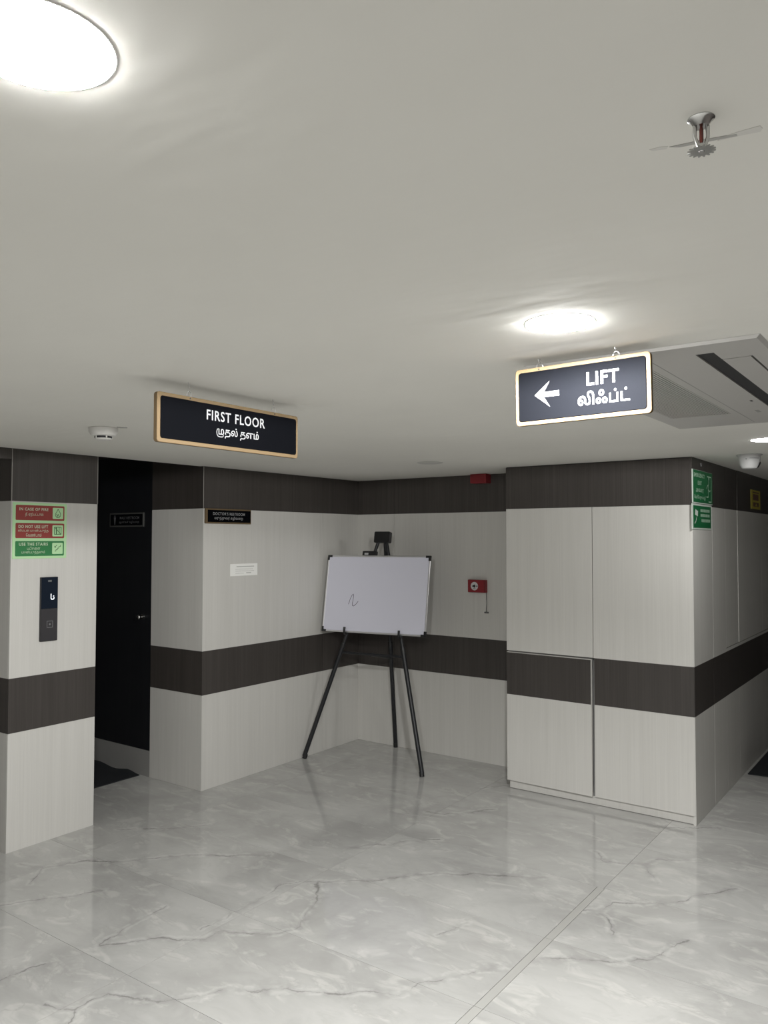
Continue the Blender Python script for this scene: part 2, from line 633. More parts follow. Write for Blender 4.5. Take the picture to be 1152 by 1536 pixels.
def paneled(name, axis, plane, out, a0, a1, seams, back, zmax=H, z0=0.0, bands=None, inset=0.0):
    """a wall clad with laminate boards; axis 'x' means the wall runs along x at y=plane. out=+-1 facing"""
    bands = bands or [(z0, LB0, M_LIGHT), (LB0, LB1, M_DARK), (LB1, UB, M_LIGHT), (UB, zmax, M_DARK)]
    p_in = plane - out * PT
    p_back = p_in - out * back
    if axis == 'x':
        wall = box(name, a0, a1, p_in, p_back, 0, zmax, M_PLASTER)
    else:
        wall = box(name, p_in, p_back, a0 + inset, a1, 0, zmax, M_PLASTER)
    struct(wall)
    cuts = [a0] + list(seams) + [a1]
    for s0, s1 in zip(cuts, cuts[1:]):
        for b0, b1, mm in bands:
            l0 = s0 + (G if s0 != a0 else 0); l1 = s1 - (G if s1 != a1 else 0)
            q0 = b0 + (0.0003 if b0 > 0 else 0.001)
            if axis == 'x':
                o = box('wall_panel', l0, l1, p_in, plane, q0, b1 - 0.0003, mm, wall)
            else:
                o = box('wall_panel', p_in, plane, l0, l1, q0, b1 - 0.0003, mm, wall)
            o.location -= wall.location
    return wall


# left wall with the restroom plate, running away from the camera
wl = paneled('wall_left', 'y', XD, 1, YD, YC, [4.926], 0.10, inset=PT + 0.0905)
# back wall behind the easel, up to and behind the cupboard
wb = paneled('wall_back', 'x', YC, -1, XD, XF0 + 0.02, [-3.791], 0.12)
# recess side wall beside the black door (faces the camera)
wr = paneled('wall_recess', 'x', YD, -1, XR, XD - PT - 0.0005, [], 0.09, zmax=H + 0.3)
struct(box('wall_recess_return', XL, XR - 0.001, YD + 0.075, YD + 0.16, 0, H + 0.3, M_PLASTER))
# lift pillar
pillar = struct(box('wall_pillar', XL, XP - PT, YP0 + PT, YP1 - PT, 0, H + 0.3, M_PLASTER))
for (fx0, fx1, fy0, fy1) in ((XP - PT, XP, YP0 + 0.0005, YP1 - 0.0005),):
    for b0, b1, mm in [(0, LB0, M_LIGHT), (LB0, LB1, M_DARK), (LB1, UB, M_LIGHT), (UB, H, M_DARK)]:
        o = box('wall_panel', fx0, fx1, fy0, fy1, b0 + 0.0005, b1 - 0.0003, mm, pillar); o.location -= pillar.location
for yy0, yy1 in ((YP0, YP0 + PT), (YP1 - PT, YP1)):
    for xa, xb in ((XL, XL + 1.0), (XL + 1.0, XP - PT)):
        for b0, b1, mm in [(0, LB0, M_LIGHT), (LB0, LB1, M_DARK), (LB1, UB, M_LIGHT), (UB, H + 0.3, M_DARK)]:
            o = box('wall_panel', xa + 0.0005, xb - 0.0005, yy0, yy1, b0 + 0.0005, b1 - 0.0003, mm, pillar); o.location -= pillar.location
# pale edge strips where the dark top bands turn the corner
M_EDGE = mat('pale_laminate_edge', (0.30, 0.285, 0.265), 0.5)
for nm, x_, y_ in (('trim_3', XP, YP0), ('trim_4', XD, YD), ('trim_5', XP, YP1)):
    struct(box(nm, x_ - 0.0025, x_ + 0.0012, y_ - 0.0012 if nm != 'trim_5' else y_ - 0.0025,
               y_ + 0.0025 if nm != 'trim_5' else y_ + 0.0012, UB, H - 0.0005, M_EDGE))
# corridor side wall beyond the cupboard
wc = struct(box('wall_corridor', XF1 - 0.12, XF1 - PT, YC + 0.02, YE, 0, H, M_PLASTER))


def wcp(y0, y1, z0, z1, mm, proud=0.0, nm='wall_panel'):
    o = box(nm, XF1 - PT, XF1 + proud, y0 + G, y1 - G, z0 + 0.0003, z1 - 0.0003, mm, wc)
    o.location -= wc.location


ys = [YC + 0.02, 5.77, 6.14, 6.98, 7.8, 8.6, YE]
for k, (a, b) in enumerate(zip(ys, ys[1:])):
    wcp(a, b, 0.001, LB0, M_LIGHT)
    wcp(a, b, LB0, LB1, M_DARK)
    wcp(a, b, UB, H, M_DARK, 0.004 if k >= 2 else 0)
    if k == 0:
        wcp(a, b, LB1, UB, M_LIGHT)
    else:
        wcp(a, b, LB1, 0.960, M_LIGHT)
        wcp(a, b, 0.965, UB, M_LIGHT, 0.003 if k >= 2 else 0.0)
# walls outside the frame that close the place
struct(box('wall_corridor_end', XF1 - 0.12, XE + 0.1, YE, YE + 0.1, 0, H, M_DARK))
DARK_BANDS = [(0.0, LB1, M_DARK), (LB1, UB, M_DARK), (UB, H, M_DARK)]
wright = paneled('wall_right', 'y', XE, -1, YB, YE, [-1.2, 0, 1.2, 2.4, 3.6, 4.8, 6.0, 7.2], 0.09, bands=DARK_BANDS)  # unseen wall, set close and clad all dark to soak up bounce light
wfront = paneled('wall_front', 'x', YB, 1, XL, XE, [-5.1, -3.9, -2.7, -1.5, -0.3], 0.09)
struct(box('wall_lobby', XL - 0.1, XL, YB, YD + 0.2, 0, H + 0.36, M_PLASTER))

# ------------------------------------------------------------------ black restroom door in the recess
STEP_Z = 0.184
door = struct(link('door_1', boxmesh(0.86, 0.04, 2.312 - STEP_Z, 0.001), M_DOOR, None,
                   (XR - 0.004 - 0.43, YD + 0.004 + 0.02, (2.312 + STEP_Z) / 2 + 0.001)))
knob = lathe('door_handle', [(0.020, 0), (0.020, 0.004), (0.009, 0.006), (0.008, 0.026), (0.017, 0.030), (0.019, 0.038), (0.015, 0.044), (0.0, 0.045)],
             M_STEEL, door, (-4.819 - door.location.x, -0.02, 1.137 - door.location.z), rot=(math.radians(90), 0, 0), n=18)
knob['label'] = 'small bright steel door knob'
struct(box('trim_6', XR - 0.875, XR - 0.001, YD + 0.002, YD + 0.075, 0.0, STEP_Z, M_STEP))
struct(box('trim_7', XR - 0.875, XR - 0.001, YD + 0.002, YD + 0.075, 2.3135, H + 0.3, M_DARK))
struct(box('trim_8', XL, XR - 0.877, YD + 0.002, YD + 0.074, 0.0, H + 0.3, M_DOOR))

# ------------------------------------------------------------------ built-in cupboard
cx0, cy0 = XF0, YF
cup = thing('built_in_cupboard', 'pale wood laminate built-in cupboard with dark stripes, standing out beside the easel', 'cupboard',
            (XF0, YF, 0))
CW = XF1 - XF0           # local x 0..CW, local y 0..0.448 back
DB = YC - YF + 0.015
DT = 0.018               # door thickness
pieces('carcass', [
    (0.0, 0.016, DT + 0.002, DB - 0.02, 0.055, H - 0.0005),
    (0.016, CW - 0.016, 0.30, 0.318, 0.055, H - 0.0005),
    (0.016, CW - 0.016, DT + 0.003, 0.30, 0.055, 0.073),
    (0.016, CW - 0.016, DT + 0.003, 0.30, LB1 - 0.015, LB1 + 0.003),
    (0.016, CW - 0.016, DT + 0.003, 0.30, UB, UB + 0.018),
    (0.607, 0.627, DT + 0.003, 0.30, 0.073, UB)], M_PLASTER, cup)
# striped left cheek is in the shade of the front; right cheek faces the corridor
for b0, b1, mm in [(0.055, LB0, M_LIGHT), (LB0, LB1, M_DARK), (LB1, UB, M_LIGHT), (UB, H - 0.0005, M_DARK)]:
    box('side_panel', -0.0005, -0.006 + 0.006 - 0.0001 + 0.004, DT + 0.002, DB - 0.022, b0, b1 - 0.0003, mm, cup)
for b0, b1, mm in [(0.001, LB0, M_LIGHT), (LB0, LB1, M_DARK), (LB1, UB, M_LIGHT), (UB, H - 0.0005, M_DARK)]:
    box('side_panel', CW - 0.016, CW, 0.004 if b1 < H - 0.01 else 0.0, DB, b0, b1 - 0.0003, mm, cup)
box('fascia', 0.0, CW - 0.0165, 0.0, DT, UB + 0.001, H - 0.0045, M_DARK, cup)
box('shadow_gap', 0.0, CW - 0.0165, 0.006, DT, H - 0.0044, H - 0.0006, M_SLOT, cup)
box('plinth', 0.012, CW - 0.0165, 0.020, 0.038, 0.0005, 0.0545, M_LIGHT, cup)
box('plinth_seal', 0.012, CW - 0.0165, 0.0185, 0.020, 0.0005, 0.004, M_JOINT, cup)
XS = 0.617               # door split
# upper doors
ul = box('door', 0.001, XS - 0.002, 0.0, DT, LB1 + 0.0015, UB - 0.001, M_LIGHT, cup)
ur = box('door', XS + 0.002, CW - 0.003, 0.0, DT, LB1 + 0.0002, UB - 0.001, M_LIGHT, cup)
# lower right door: one leaf with a dark band glued across its top
lr = box('door', XS + 0.007, CW - 0.003, 0.0, DT, 0.057, LB0 - 0.0002, M_LIGHT, cup)
d = box('door_band', XS + 0.007, CW - 0.003, 0.0, DT, LB0, LB1 - 0.0002, M_DARK, lr)
d.location -= lr.location
# lower left door stands slightly ajar, hinged at its left edge
lh = math.radians(-1.1)
ll = link('door', boxmesh(XS - 0.012, DT, LB0 - 0.058), M_LIGHT, cup)
lw = (XS - 0.012) / 2
ll.rotation_euler = (0, 0, lh)
ll.location = (0.001 + lw * math.cos(lh), DT / 2 + lw * math.sin(lh), (LB0 + 0.058) / 2)
d = link('door_band', boxmesh(XS - 0.0135, DT, LB1 - 0.013 - LB0), M_DARK, ll, (-0.00075, 0, (LB1 - 0.013 + LB0) / 2 - ll.location.z))
d = link('door_edge', boxmesh(0.003, DT + 0.0012, LB1 - 0.011 - 0.058), mat('cream_edge_band', (0.66, 0.645, 0.61), 0.45), ll,
         (lw + 0.0006, 0, (LB1 - 0.011 + 0.058) / 2 - ll.location.z))
d['label'] = 'pale edge banding of the ajar cupboard door'
d = link('door_edge', boxmesh(2 * lw, DT + 0.0012, 0.003), MATS['cream_edge_band'], ll,
         (0, 0, LB1 - 0.0105 - ll.location.z))

# ------------------------------------------------------------------ ceiling lamps
lamp_labels = ['round lit ceiling lamp farthest from the dome camera and the air conditioner',
               'round lit ceiling lamp above the hanging lift arrow sign',
               'round lit ceiling lamp beside the white dome camera']
for k, (x, y, out_) in enumerate(LAMPS):
    L = thing('ceiling_lamp', lamp_labels[k], 'ceiling lamp', (x, y, H), 0, 'round lit ceiling lamps')
    lathe('rim', [(LAMP_R + 0.0005, -0.0004), (LAMP_R + 0.003, -0.0004), (LAMP_R + 0.0025, -0.0008), (LAMP_R + 0.0005, -0.0010), (LAMP_R + 0.0005, -0.0004)],
          M_DEVICE, L, n=48)
    prof = [(LAMP_R, -0.0006), (LAMP_R, -0.0016)]
    for q in range(1, 9):
        a = q / 8
        prof.append((LAMP_R * (1 - a) if q < 8 else 0.0, -0.0016 - 0.0075 * (1 - (1 - a) ** 2)))
    lathe('diffuser', prof, emis('led_diffuser_%d' % k, LAMP_COLOR, LAMP_STRENGTH * out_), L, n=48)
    ld = bpy.data.lights.new('downlight_beam', 'SPOT')
    ld.energy = LAMP_WATT * out_
    ld.color = LAMP_COLOR
    ld.spot_size = math.radians(180)
    ld.spot_blend = 0.0
    ld.shadow_soft_size = 0.06
    lo = bpy.data.objects.new('downlight_beam', ld)
    C.objects.link(lo)
    lo.parent = L
    lo.location = (0, 0, -0.048)

# ------------------------------------------------------------------ hanging signs
def hook(parent, x, ztop, zsign):
    """eye wire from the ceiling down to a hole in the sign"""
    pts = [(x - 0.004, 0.006, ztop)]
    m_ = (ztop + zsign) / 2
    pts += [(x - 0.002, 0.006, ztop - 0.008), (x + 0.002, 0.006, m_ + 0.010), (x - 0.001, 0.006, m_ + 0.004)]
    tube('hook', pts, 0.0013, M_WIRE, parent, 6)
    ring = [(x + 0.009 * math.sin(a), 0.006, (m_ + zsign) / 2 - 0.006 + 0.013 * math.cos(a)) for a in [i * 2 * math.pi / 14 for i in range(15)]]
    tube('ring', ring, 0.0012, M_WIRE, parent, 6)


def hanging(name, label, w_, h_, loc, rotz, hooks, border, roll=0.0):
    s = thing(name, label, 'sign', loc, rotz)
    s.rotation_euler = (0, -roll, rotz)
    plate('backing_board', w_, h_, 0.016, 0.010, M_GOLDWOOD, s, y=0.0)
    plate('sign_face', w_ - 2 * border, h_ - 2 * border, 0.004, 0.008, M_SIGNFACE, s, y=-0.003)
    for hx in hooks:
        hook(s, hx, H - loc[2], h_ / 2)
        lathe('eyelet', [(0.0028, 0), (0.0028, 0.0006), (0.0, 0.0006)], M_SLOT, s, (hx, -0.0002, h_ / 2 - 0.006), n=10, rot=(math.radians(90), 0, 0))
    return s


# FIRST FLOOR: local x = world +y, facing +x
s1 = hanging('hanging_floor_sign', 'black hanging sign with tan edge reading FIRST FLOOR', 0.637, 0.155, (-1.97, 1.8655, 2.0765), math.radians(90),
             (-0.19, 0.195), 0.012)
mu = joined(raw_text('ம', 0.012))
mu_v = [(v[0], v[1]) for v in mu[0]]
st = stroke([(0.70, 0.0), (0.72, -0.12), (0.62, -0.22), (0.30, -0.24), (0.02, -0.20), (-0.12, -0.02), (-0.16, 0.22), (-0.10, 0.46), (0.02, 0.54)], 0.085)
st_v = [(v[0], v[2]) for v in st[0]]
rest = raw_text('தல் தளம்', 0.012)
rest_v = [(v[0] + 0.90, v[1]) for v in rest[0]]
tam = joined((mu_v, mu[1]), (st_v, st[1]), (rest_v, rest[1]))
prints('lettering', [text('FIRST FLOOR', -0.1245, 0.142, 0.0125, 0.0460, 0.012, -0.0036), fit(tam, -0.0825, 0.112, -0.0410, -0.0025, -0.0036)], M_WHITE, s1)

# LIFT: facing the camera
s2 = hanging('hanging_lift_sign', 'black hanging sign with white arrow reading LIFT', 0.374, 0.157, (-0.8064, 2.004, 2.0968), 0.004,
             (-0.116, 0.098), 0.0105, roll=0.013)
arrow = ([(x_, -0.0036, z_) for x_, z_ in ((-0.128, 0.001), (-0.084, 0.036), (-0.101, 0.0072), (-0.057, 0.0072), (-0.057, -0.0066), (-0.101, -0.0066), (-0.084, -0.034))],
         [(0, 1, 2), (0, 2, 5), (2, 3, 4, 5), (0, 5, 6)])
pieces('arrow', [arrow], M_WHITE, s2)
prints('lettering', [text('LIFT', 0.0208, 0.107, 0.0095, 0.0446, 0.022, -0.0036),
                     text('லிஃப்ட்', -0.0044, 0.134, -0.0420, -0.0050, 0.016, -0.0036)], M_WHITE, s2)

# ------------------------------------------------------------------ lift pillar: fire notice and call panel
fs = thing('fire_notice', 'pale green notice with two red and one green bar on the lift pillar', 'sign', (XP, 2.502, 1.748), math.radians(90))
plate('notice_board', 0.326, 0.313, 0.003, 0.004, M_GLOWGREEN, fs, y=-0.003)
Y1, Y2, Y3 = -0.0036, -0.0042, -0.0048
rows = [(0.100, M_RED), (0.0, M_RED), (-0.1005, M_SIGNGREEN)]
for cz, mm in rows:
    plate('coloured_bar', 0.294, 0.084, 0.0005, 0.006, mm, fs, cx=0.0, cz=cz, y=Y1)
    plate('pictogram_field', 0.066, 0.064, 0.0004, 0.005, M_GLOWGREEN, fs, cx=0.106, cz=cz, y=Y2)
prints('lettering', [
    text('IN CASE OF FIRE', -0.126, 0.046, 0.112, 0.128, 0.02, Y2), text('தீ ஏற்பட்டால்', -0.092, 0.016, 0.078, 0.102, 0.0, Y2, 2),
    text('DO NOT USE LIFT', -0.130, 0.046, 0.014, 0.031, 0.02, Y2), text('லிப்டை பயன்படுத்த', -0.132, 0.048, -0.011, 0.009, 0.0, Y2, 2),
    text('ேவண்டாம்', -0.086, 0.006, -0.033, -0.014, 0.0, Y2, 2),
    text('USE THE STAIRS', -0.126, 0.046, -0.084, -0.067, 0.02, Y2), text('படிகைள', -0.078, 0.0, -0.107, -0.089, 0.0, Y2, 2),
    text('பயன்படுத்தவும்', -0.110, 0.028, -0.133, -0.111, 0.0, Y2, 2)], M_CREAMTXT, fs)
flame = [(0.092, 0.127), (0.085, 0.113), (0.077, 0.101), (0.076, 0.089), (0.084, 0.079), (0.100, 0.079), (0.108, 0.089), (0.107, 0.103), (0.099, 0.115), (0.092, 0.127)]
lift = [(0.071, -0.018), (0.071, 0.023), (0.113, 0.023), (0.113, -0.018), (0.071, -0.018)]
stairs = [(0.075, -0.114), (0.082, -0.114), (0.082, -0.106), (0.091, -0.106), (0.091, -0.097), (0.100, -0.097), (0.100, -0.088), (0.110, -0.088), (0.110, -0.080)]
prints('pictogram', [stroke(flame, 0.0030, Y3), stroke([(0.086, 0.081), (0.093, 0.097), (0.100, 0.083)], 0.003, Y3),
                     stroke([(0.082, 0.098), (0.087, 0.090)], 0.003, Y3),
                     stroke(lift, 0.0035, Y3), stroke([(0.084, -0.016), (0.084, 0.021)], 0.006, Y3), stroke([(0.100, -0.016), (0.100, 0.021)], 0.004, Y3),
                     stroke([(0.071, 0.023), (0.113, -0.018)], 0.003, Y3),
                     stroke(stairs, 0.003, Y3), stroke([(0.088, -0.080), (0.074, -0.092)], 0.003, Y3), stroke([(0.074, -0.085), (0.074, -0.092), (0.081, -0.093)], 0.003, Y3)],
       M_DKGREENLINE, fs)
for o in fs.children:
    if o.name.startswith('pictogram') and 'field' not in o.name:
        o.location = (0.014, 0, -0.002)

cp = thing('lift_call_panel', 'slim dark lift call panel with lit display on the pillar', 'control panel', (XP, 2.557, 1.304), math.radians(90))
plate('housing', 0.104, 0.362, 0.014, 0.003, M_PANEL_SIDE, cp, y=-0.014)
plate('display_glass', 0.100, 0.176, 0.0016, 0.002, M_PANEL_TOP, cp, cz=0.091, y=-0.0156)
plate('button_plate', 0.100, 0.180, 0.0016, 0.002, M_PANEL_BOT, cp, cz=-0.0885, y=-0.0156)
yy = -0.0162
pieces('display_digit', [stroke([(0.008, 0.084), (0.008, 0.060), (0.012, 0.055), (0.022, 0.055), (0.026, 0.060), (0.026, 0.064)], 0.0048, yy),
                         stroke([(0.021, 0.072), (0.026, 0.073)], 0.0036, yy)], M_DIGIT, cp)
pieces('maker_mark', [rect(-0.011, 0.011, 0.154, 0.164, yy)], mat('dim_grey_print', (0.16, 0.17, 0.17), 0.5), cp)
bx_, bz_ = 0.003, -0.086
pieces('call_button', [stroke([(bx_ - 0.017, bz_ - 0.018), (bx_ + 0.017, bz_ - 0.018), (bx_ + 0.017, bz_ + 0.018), (bx_ - 0.017, bz_ + 0.018), (bx_ - 0.017, bz_ - 0.018)], 0.003, yy),
                       disc(bx_, bz_, 0.0055, yy, 12)], mat('button_outline', (0.20, 0.20, 0.21), 0.4), cp)

# ------------------------------------------------------------------ restroom plates
ds = thing('restroom_plate', "small black plate with tan edge reading DOCTOR'S RESTROOM on the left wall", 'sign', (XD, 3.893, 1.8605), math.radians(90))
plate('backing_board', 0.428, 0.104, 0.014, 0.003, M_GOLDWOOD, ds, y=-0.014)
plate('sign_face', 0.404, 0.084, 0.003, 0.003, M_SIGNFACE, ds, cx=0.005, y=-0.0165)
prints('lettering', [text("DOCTOR'S RESTROOM", -0.152, 0.149, 0.0065, 0.027, 0.008, -0.0171),
                     text('மருத்துவர் கழிவைற', -0.138, 0.130, -0.029, -0.001, 0.004, -0.0171, 2)], M_WHITE, ds)

ms = thing('restroom_plate', 'dark framed plate reading MALE RESTROOM fixed to the black door', 'sign', (-5.011, YD + 0.004, 1.8435), 0)
plate('backing_board', 0.405, 0.104, 0.008, 0.003, M_GREYFRAME, ms, y=-0.008)
plate('sign_face', 0.381, 0.084, 0.002, 0.003, M_SIGNFACE, ms, y=-0.0096)
prints('lettering', [text('MALE RESTROOM', -0.075, 0.155, 0.004, 0.025, 0.012, -0.0102), text('ஆண்கள் கழிவைற', -0.085, 0.155, -0.030, -0.006, 0.004, -0.0102, 2)], M_GREY, ms)
prints('pictogram', [disc(-0.135, 0.029, 0.0065, -0.0102, 12), poly([(-0.148, 0.020), (-0.122, 0.020), (-0.127, -0.008), (-0.130, -0.036), (-0.140, -0.036), (-0.143, -0.008)], -0.0102)], M_GREY, ms)

pp = thing('paper_notice', 'white paper slip with faint print stuck to the left wall', 'notice', (XD, 4.053, 1.482), math.radians(90))
pap = plate('paper', 0.268, 0.086, 0.001, 0.0005, M_PAPER, pp, y=-0.0014)
prints('print', [rect(-0.075, 0.10, 0.020, 0.0255, -0.0019), rect(-0.085, 0.09, 0.003, 0.0055, -0.0019), rect(-0.085, 0.10, -0.0105, -0.008, -0.0019),
                 rect(0.02, 0.07, -0.026, -0.0205, -0.0019), rect(-0.085, 0.0, -0.026, -0.0235, -0.0019)], M_PRINTGREY, pp)
pp.rotation_euler = (math.radians(-0.4), 0, math.radians(90))

# ------------------------------------------------------------------ green exit boards and the yellow plate on the corridor face
ex = thing('exit_board', 'green emergency exit board with running-figure doorway, on the cupboard corner', 'sign', (XF1, 5.184, 2.025), math.radians(90))
plate('board_back', 0.478, 0.205, 0.004, 0.002, M_EXITWHITE, ex, y=-0.004)
plate('board_print', 0.458, 0.198, 0.0006, 0.002, M_EXITGREEN, ex, cx=0.008, cz=0.002, y=-0.0046)
ye = -0.0052
prints('lettering', [text('EMERGENCY', -0.205, 0.045, 0.058, 0.083, 0.02, ye), text('EXIT', -0.120, -0.030, 0.012, 0.036, 0.02, ye),
                     text('அவசர', -0.165, 0.015, -0.038, -0.010, 0.01, ye, 2), text('ெவளிேயறும் வழி', -0.205, 0.060, -0.082, -0.050, 0.01, ye, 2)], M_EXITTXT, ex)
prints('pictogram', [stroke([(0.105, 0.075), (0.205, 0.075), (0.205, -0.085), (0.140, -0.085)], 0.007, ye),
                     stroke([(0.140, 0.052), (0.138, 0.025), (0.105, 0.015), (0.090, -0.002)], 0.008, ye),
                     stroke([(0.138, 0.025), (0.128, 0.0), (0.150, -0.018), (0.180, -0.012)], 0.008, ye),
                     stroke([(0.128, 0.0), (0.128, -0.055), (0.085, -0.055)], 0.008, ye), disc(0.145, 0.064, 0.010, ye, 12)], M_EXITTXT, ex)
e2 = thing('safety_board', 'small white-edged green safety board below the exit board', 'sign', (XF1, 5.165, 1.840), math.radians(90))
plate('board_back', 0.466, 0.158, 0.004, 0.002, M_EXITWHITE, e2, y=-0.004)
plate('board_print', 0.416, 0.136, 0.0006, 0.002, M_EXITGREEN, e2, cx=0.0, y=-0.0046)
bars = []
for k, (xa, xb, zc) in enumerate(((-0.045, 0.185, 0.040), (-0.045, 0.185, 0.010), (-0.025, 0.180, -0.022))):
    x = xa
    while x < xb - 0.01:
        wd = random.uniform(0.012, 0.02)
        bars.append(rect(x, min(x + wd, xb), zc - 0.009, zc + 0.009, ye))
        x += wd + 0.006
pieces('print', bars, M_EXITTXT, e2)
prints('pictogram', [poly([(-0.175, 0.012), (-0.110, 0.002), (-0.105, 0.034), (-0.165, 0.046)], ye), stroke([(-0.140, -0.005), (-0.150, -0.025), (-0.180, -0.040)], 0.010, ye)], M_EXITWHITE, e2)
ysn = thing('warning_plate', 'small yellow warning plate on the dark band of the corridor wall', 'sign', (XF1 + 0.004, 6.772, 2.013), math.radians(90))
plate('board_back', 0.350, 0.148, 0.003, 0.002, M_YELLOW, ysn, y=-0.003)
prints('print', [rect(-0.115, 0.115, 0.050, 0.060, -0.0036), rect(-0.105, 0.105, -0.006, 0.042, -0.0036), rect(-0.10, 0.11, -0.055, -0.022, -0.0036)], M_BROWNPRINT, ysn)
prints('pictogram', [poly([(-0.03, -0.050), (0.05, -0.050), (0.01, -0.026)], -0.0042)], M_YELLOW, ysn)
tag(lathe('wall_button', [(0.012, 0), (0.012, 0.004), (0.009, 0.007), (0.0, 0.0075)], mat('grey_rubber', (0.22, 0.22, 0.22), 0.6), None, (XF1, 5.157, 2.167), n=14,
          rot=(0, math.radians(90), 0)), 'tiny grey round stud above the green exit board', 'stud')

# ------------------------------------------------------------------ fire alarm devices on the back wall
hb = thing('alarm_hooter', 'plain red fire alarm box tucked under the ceiling on the back wall', 'alarm', (-2.9575, YC, 2.164), 0)
link('box_body', boxmesh(0.135, 0.085, 0.070, 0.003, 2), M_ALARM, hb, (0.0, -0.0425, 0))
link('front_grille', boxmesh(0.118, 0.002, 0.050, 0.0006), mat('darker_red_plastic', (0.20, 0.014, 0.018), 0.5), hb, (0.0, -0.0855, 0))
mc = thing('fire_call_point', 'red manual call point with white round label on the back wall', 'call point', (-2.999, YC, 1.342), 0)
link('box_body', boxmesh(0.150, 0.040, 0.096, 0.003, 2), M_ALARM, mc, (0, -0.020, 0))
link('hinge_cap', boxmesh(0.012, 0.042, 0.092, 0.002), mat('darker_red_plastic', (0.2, 0.02, 0.02)), mc, (0.068, -0.0212, 0.001))
yc_ = -0.0408
pieces('round_label', [disc(-0.016, 0.000, 0.032, yc_, 28)], mat('white_label', (0.66, 0.64, 0.64), 0.5), mc)
pieces('label_print', [poly([(-0.040, 0.000), (-0.026, 0.006), (-0.018, 0.012), (-0.008, 0.010), (-0.006, 0.000), (-0.008, -0.010), (-0.018, -0.012), (-0.026, -0.006)], yc_ - 0.0006),
                       disc(0.006, 0.0, 0.005, yc_ - 0.0006, 10, 0.007), rect(-0.026, -0.006, -0.022, -0.018, yc_ - 0.0006)], mat('black_print', (0.02, 0.02, 0.02)), mc)
tube('chain', [(0.072, -0.012, -0.048), (0.0725, -0.010, -0.10), (0.074, -0.010, -0.13), (0.071, -0.010, -0.17), (0.070, -0.010, -0.196)], 0.0022, mat('dull_chain', (0.12, 0.12, 0.12), 0.5, 0.7), mc, 6)
tube('hammer', [(0.055, -0.010, -0.200), (0.087, -0.010, -0.200)], 0.006, mat('dull_hammer', (0.16, 0.16, 0.16), 0.4, 0.7), mc, 10)

# ------------------------------------------------------------------ ceiling devices
sd = thing('smoke_detector', 'white round smoke detector on the ceiling by the floor sign', 'smoke detector', (-3.103, 2.143, H))
lathe('base', [(0.062, 0), (0.064, -0.002), (0.063, -0.020), (0.054, -0.034), (0.044, -0.038), (0.0, -0.038)], M_DEVICE, sd, n=36)
lathe('sensor_slot', [(0.038, -0.038), (0.038, -0.047), (0.0, -0.047)], M_SLOT, sd, n=28)
for k in range(5):
    a = k * 2 * math.pi / 5 + 0.35 - 0.6
    o = box('slot_rib', -0.003, 0.003, -0.003, 0.003, -0.047, -0.038, M_DEVICE, sd)
    o.location = (0.0375 * math.cos(a), 0.0375 * math.sin(a), -0.0425); o.rotation_euler = (0, 0, a)
lathe('cap', [(0.037, -0.047), (0.038, -0.049), (0.033, -0.054), (0.0, -0.056)], M_DEVICE, sd, n=28)

sp = thing('fire_sprinkler', 'chrome pendant sprinkler head with a toothed deflector on the ceiling', 'sprinkler', (-0.237, 0.969, H))
lathe('escutcheon', [(0.0155, 0), (0.0155, -0.001), (0.0125, -0.003), (0.0085, -0.010), (0.0, -0.010)], M_STEEL, sp, n=24)
for sgn in (-1, 1):
    tube('frame_arm', [(sgn * 0.0062, sgn * 0.0035, -0.009), (sgn * 0.0066, sgn * 0.0036, -0.022), (sgn * 0.003, sgn * 0.0015, -0.035)], [0.0026, 0.0023, 0.0026], M_STEEL, sp, 8)
tube('bulb', [(0, 0, -0.009), (0, 0, -0.014), (0, 0, -0.026), (0, 0, -0.031)], [0.0014, 0.0024, 0.0024, 0.0014], M_BULB, sp, 10)
lathe('nozzle', [(0.0045, -0.031), (0.0055, -0.033), (0.0055, -0.038), (0.003, -0.040), (0.0, -0.040)], M_STEEL, sp, n=14)
V, Fs = [], []
NT_ = 32
for zz in (-0.0385, -0.0396):
    for i in range(NT_ * 2):
        a = math.pi * i / NT_
        rr = 0.0160 if (i // 2) % 2 == 0 else 0.0120
        V.append((rr * math.cos(a), rr * math.sin(a), zz))
    V.append((0, 0, zz))
n2 = NT_ * 2
for i in range(n2):
    j = (i + 1) % n2
    Fs += [(i, j, n2), (n2 + 1 + j, n2 + 1 + i, 2 * n2 + 1), (i, n2 + 1 + i, n2 + 1 + j, j)]
pieces('deflector', [(V, Fs)], mat('aged_steel', (0.42, 0.42, 0.41), 0.3, 1.0), sp)

M_CCTV = mat('grey_white_camera_plastic', (0.46, 0.46, 0.455), 0.5)
cv = thing('dome_camera', 'white dome security camera on the corridor ceiling', 'security camera', (-0.985, 5.03, H))
lathe('mount', [(0.070, 0), (0.072, -0.002), (0.070, -0.006), (0.060, -0.007), (0.0, -0.007)], M_CCTV, cv, n=36)
lathe('housing', [(0.062, -0.006), (0.060, -0.030), (0.052, -0.062), (0.042, -0.080), (0.030, -0.085), (0.0, -0.085)], M_CCTV, cv, n=36)
g_ = [(0.0607 * math.cos(a), 0.0607 * math.sin(a), -0.026) for a in [math.radians(-78 + i * 6) for i in range(10)]]
tube('seam', g_, 0.0012, M_SLOT, cv, 6)
a = math.radians(-95)
lathe('microphone_hole', [(0.0032, 0), (0.0032, 0.0015), (0.0, 0.0015)], M_SLOT, cv, (0.0605 * math.cos(a), 0.0605 * math.sin(a), -0.030), n=10, rot=(math.radians(90), 0, math.radians(-5)))
lathe('lens_window', [(0.020, 0), (0.018, 0.002), (0, 0.003)], M_BLACKPL, cv, (0.050, 0.010, -0.062), n=18, rot=(0, math.radians(115), 0))

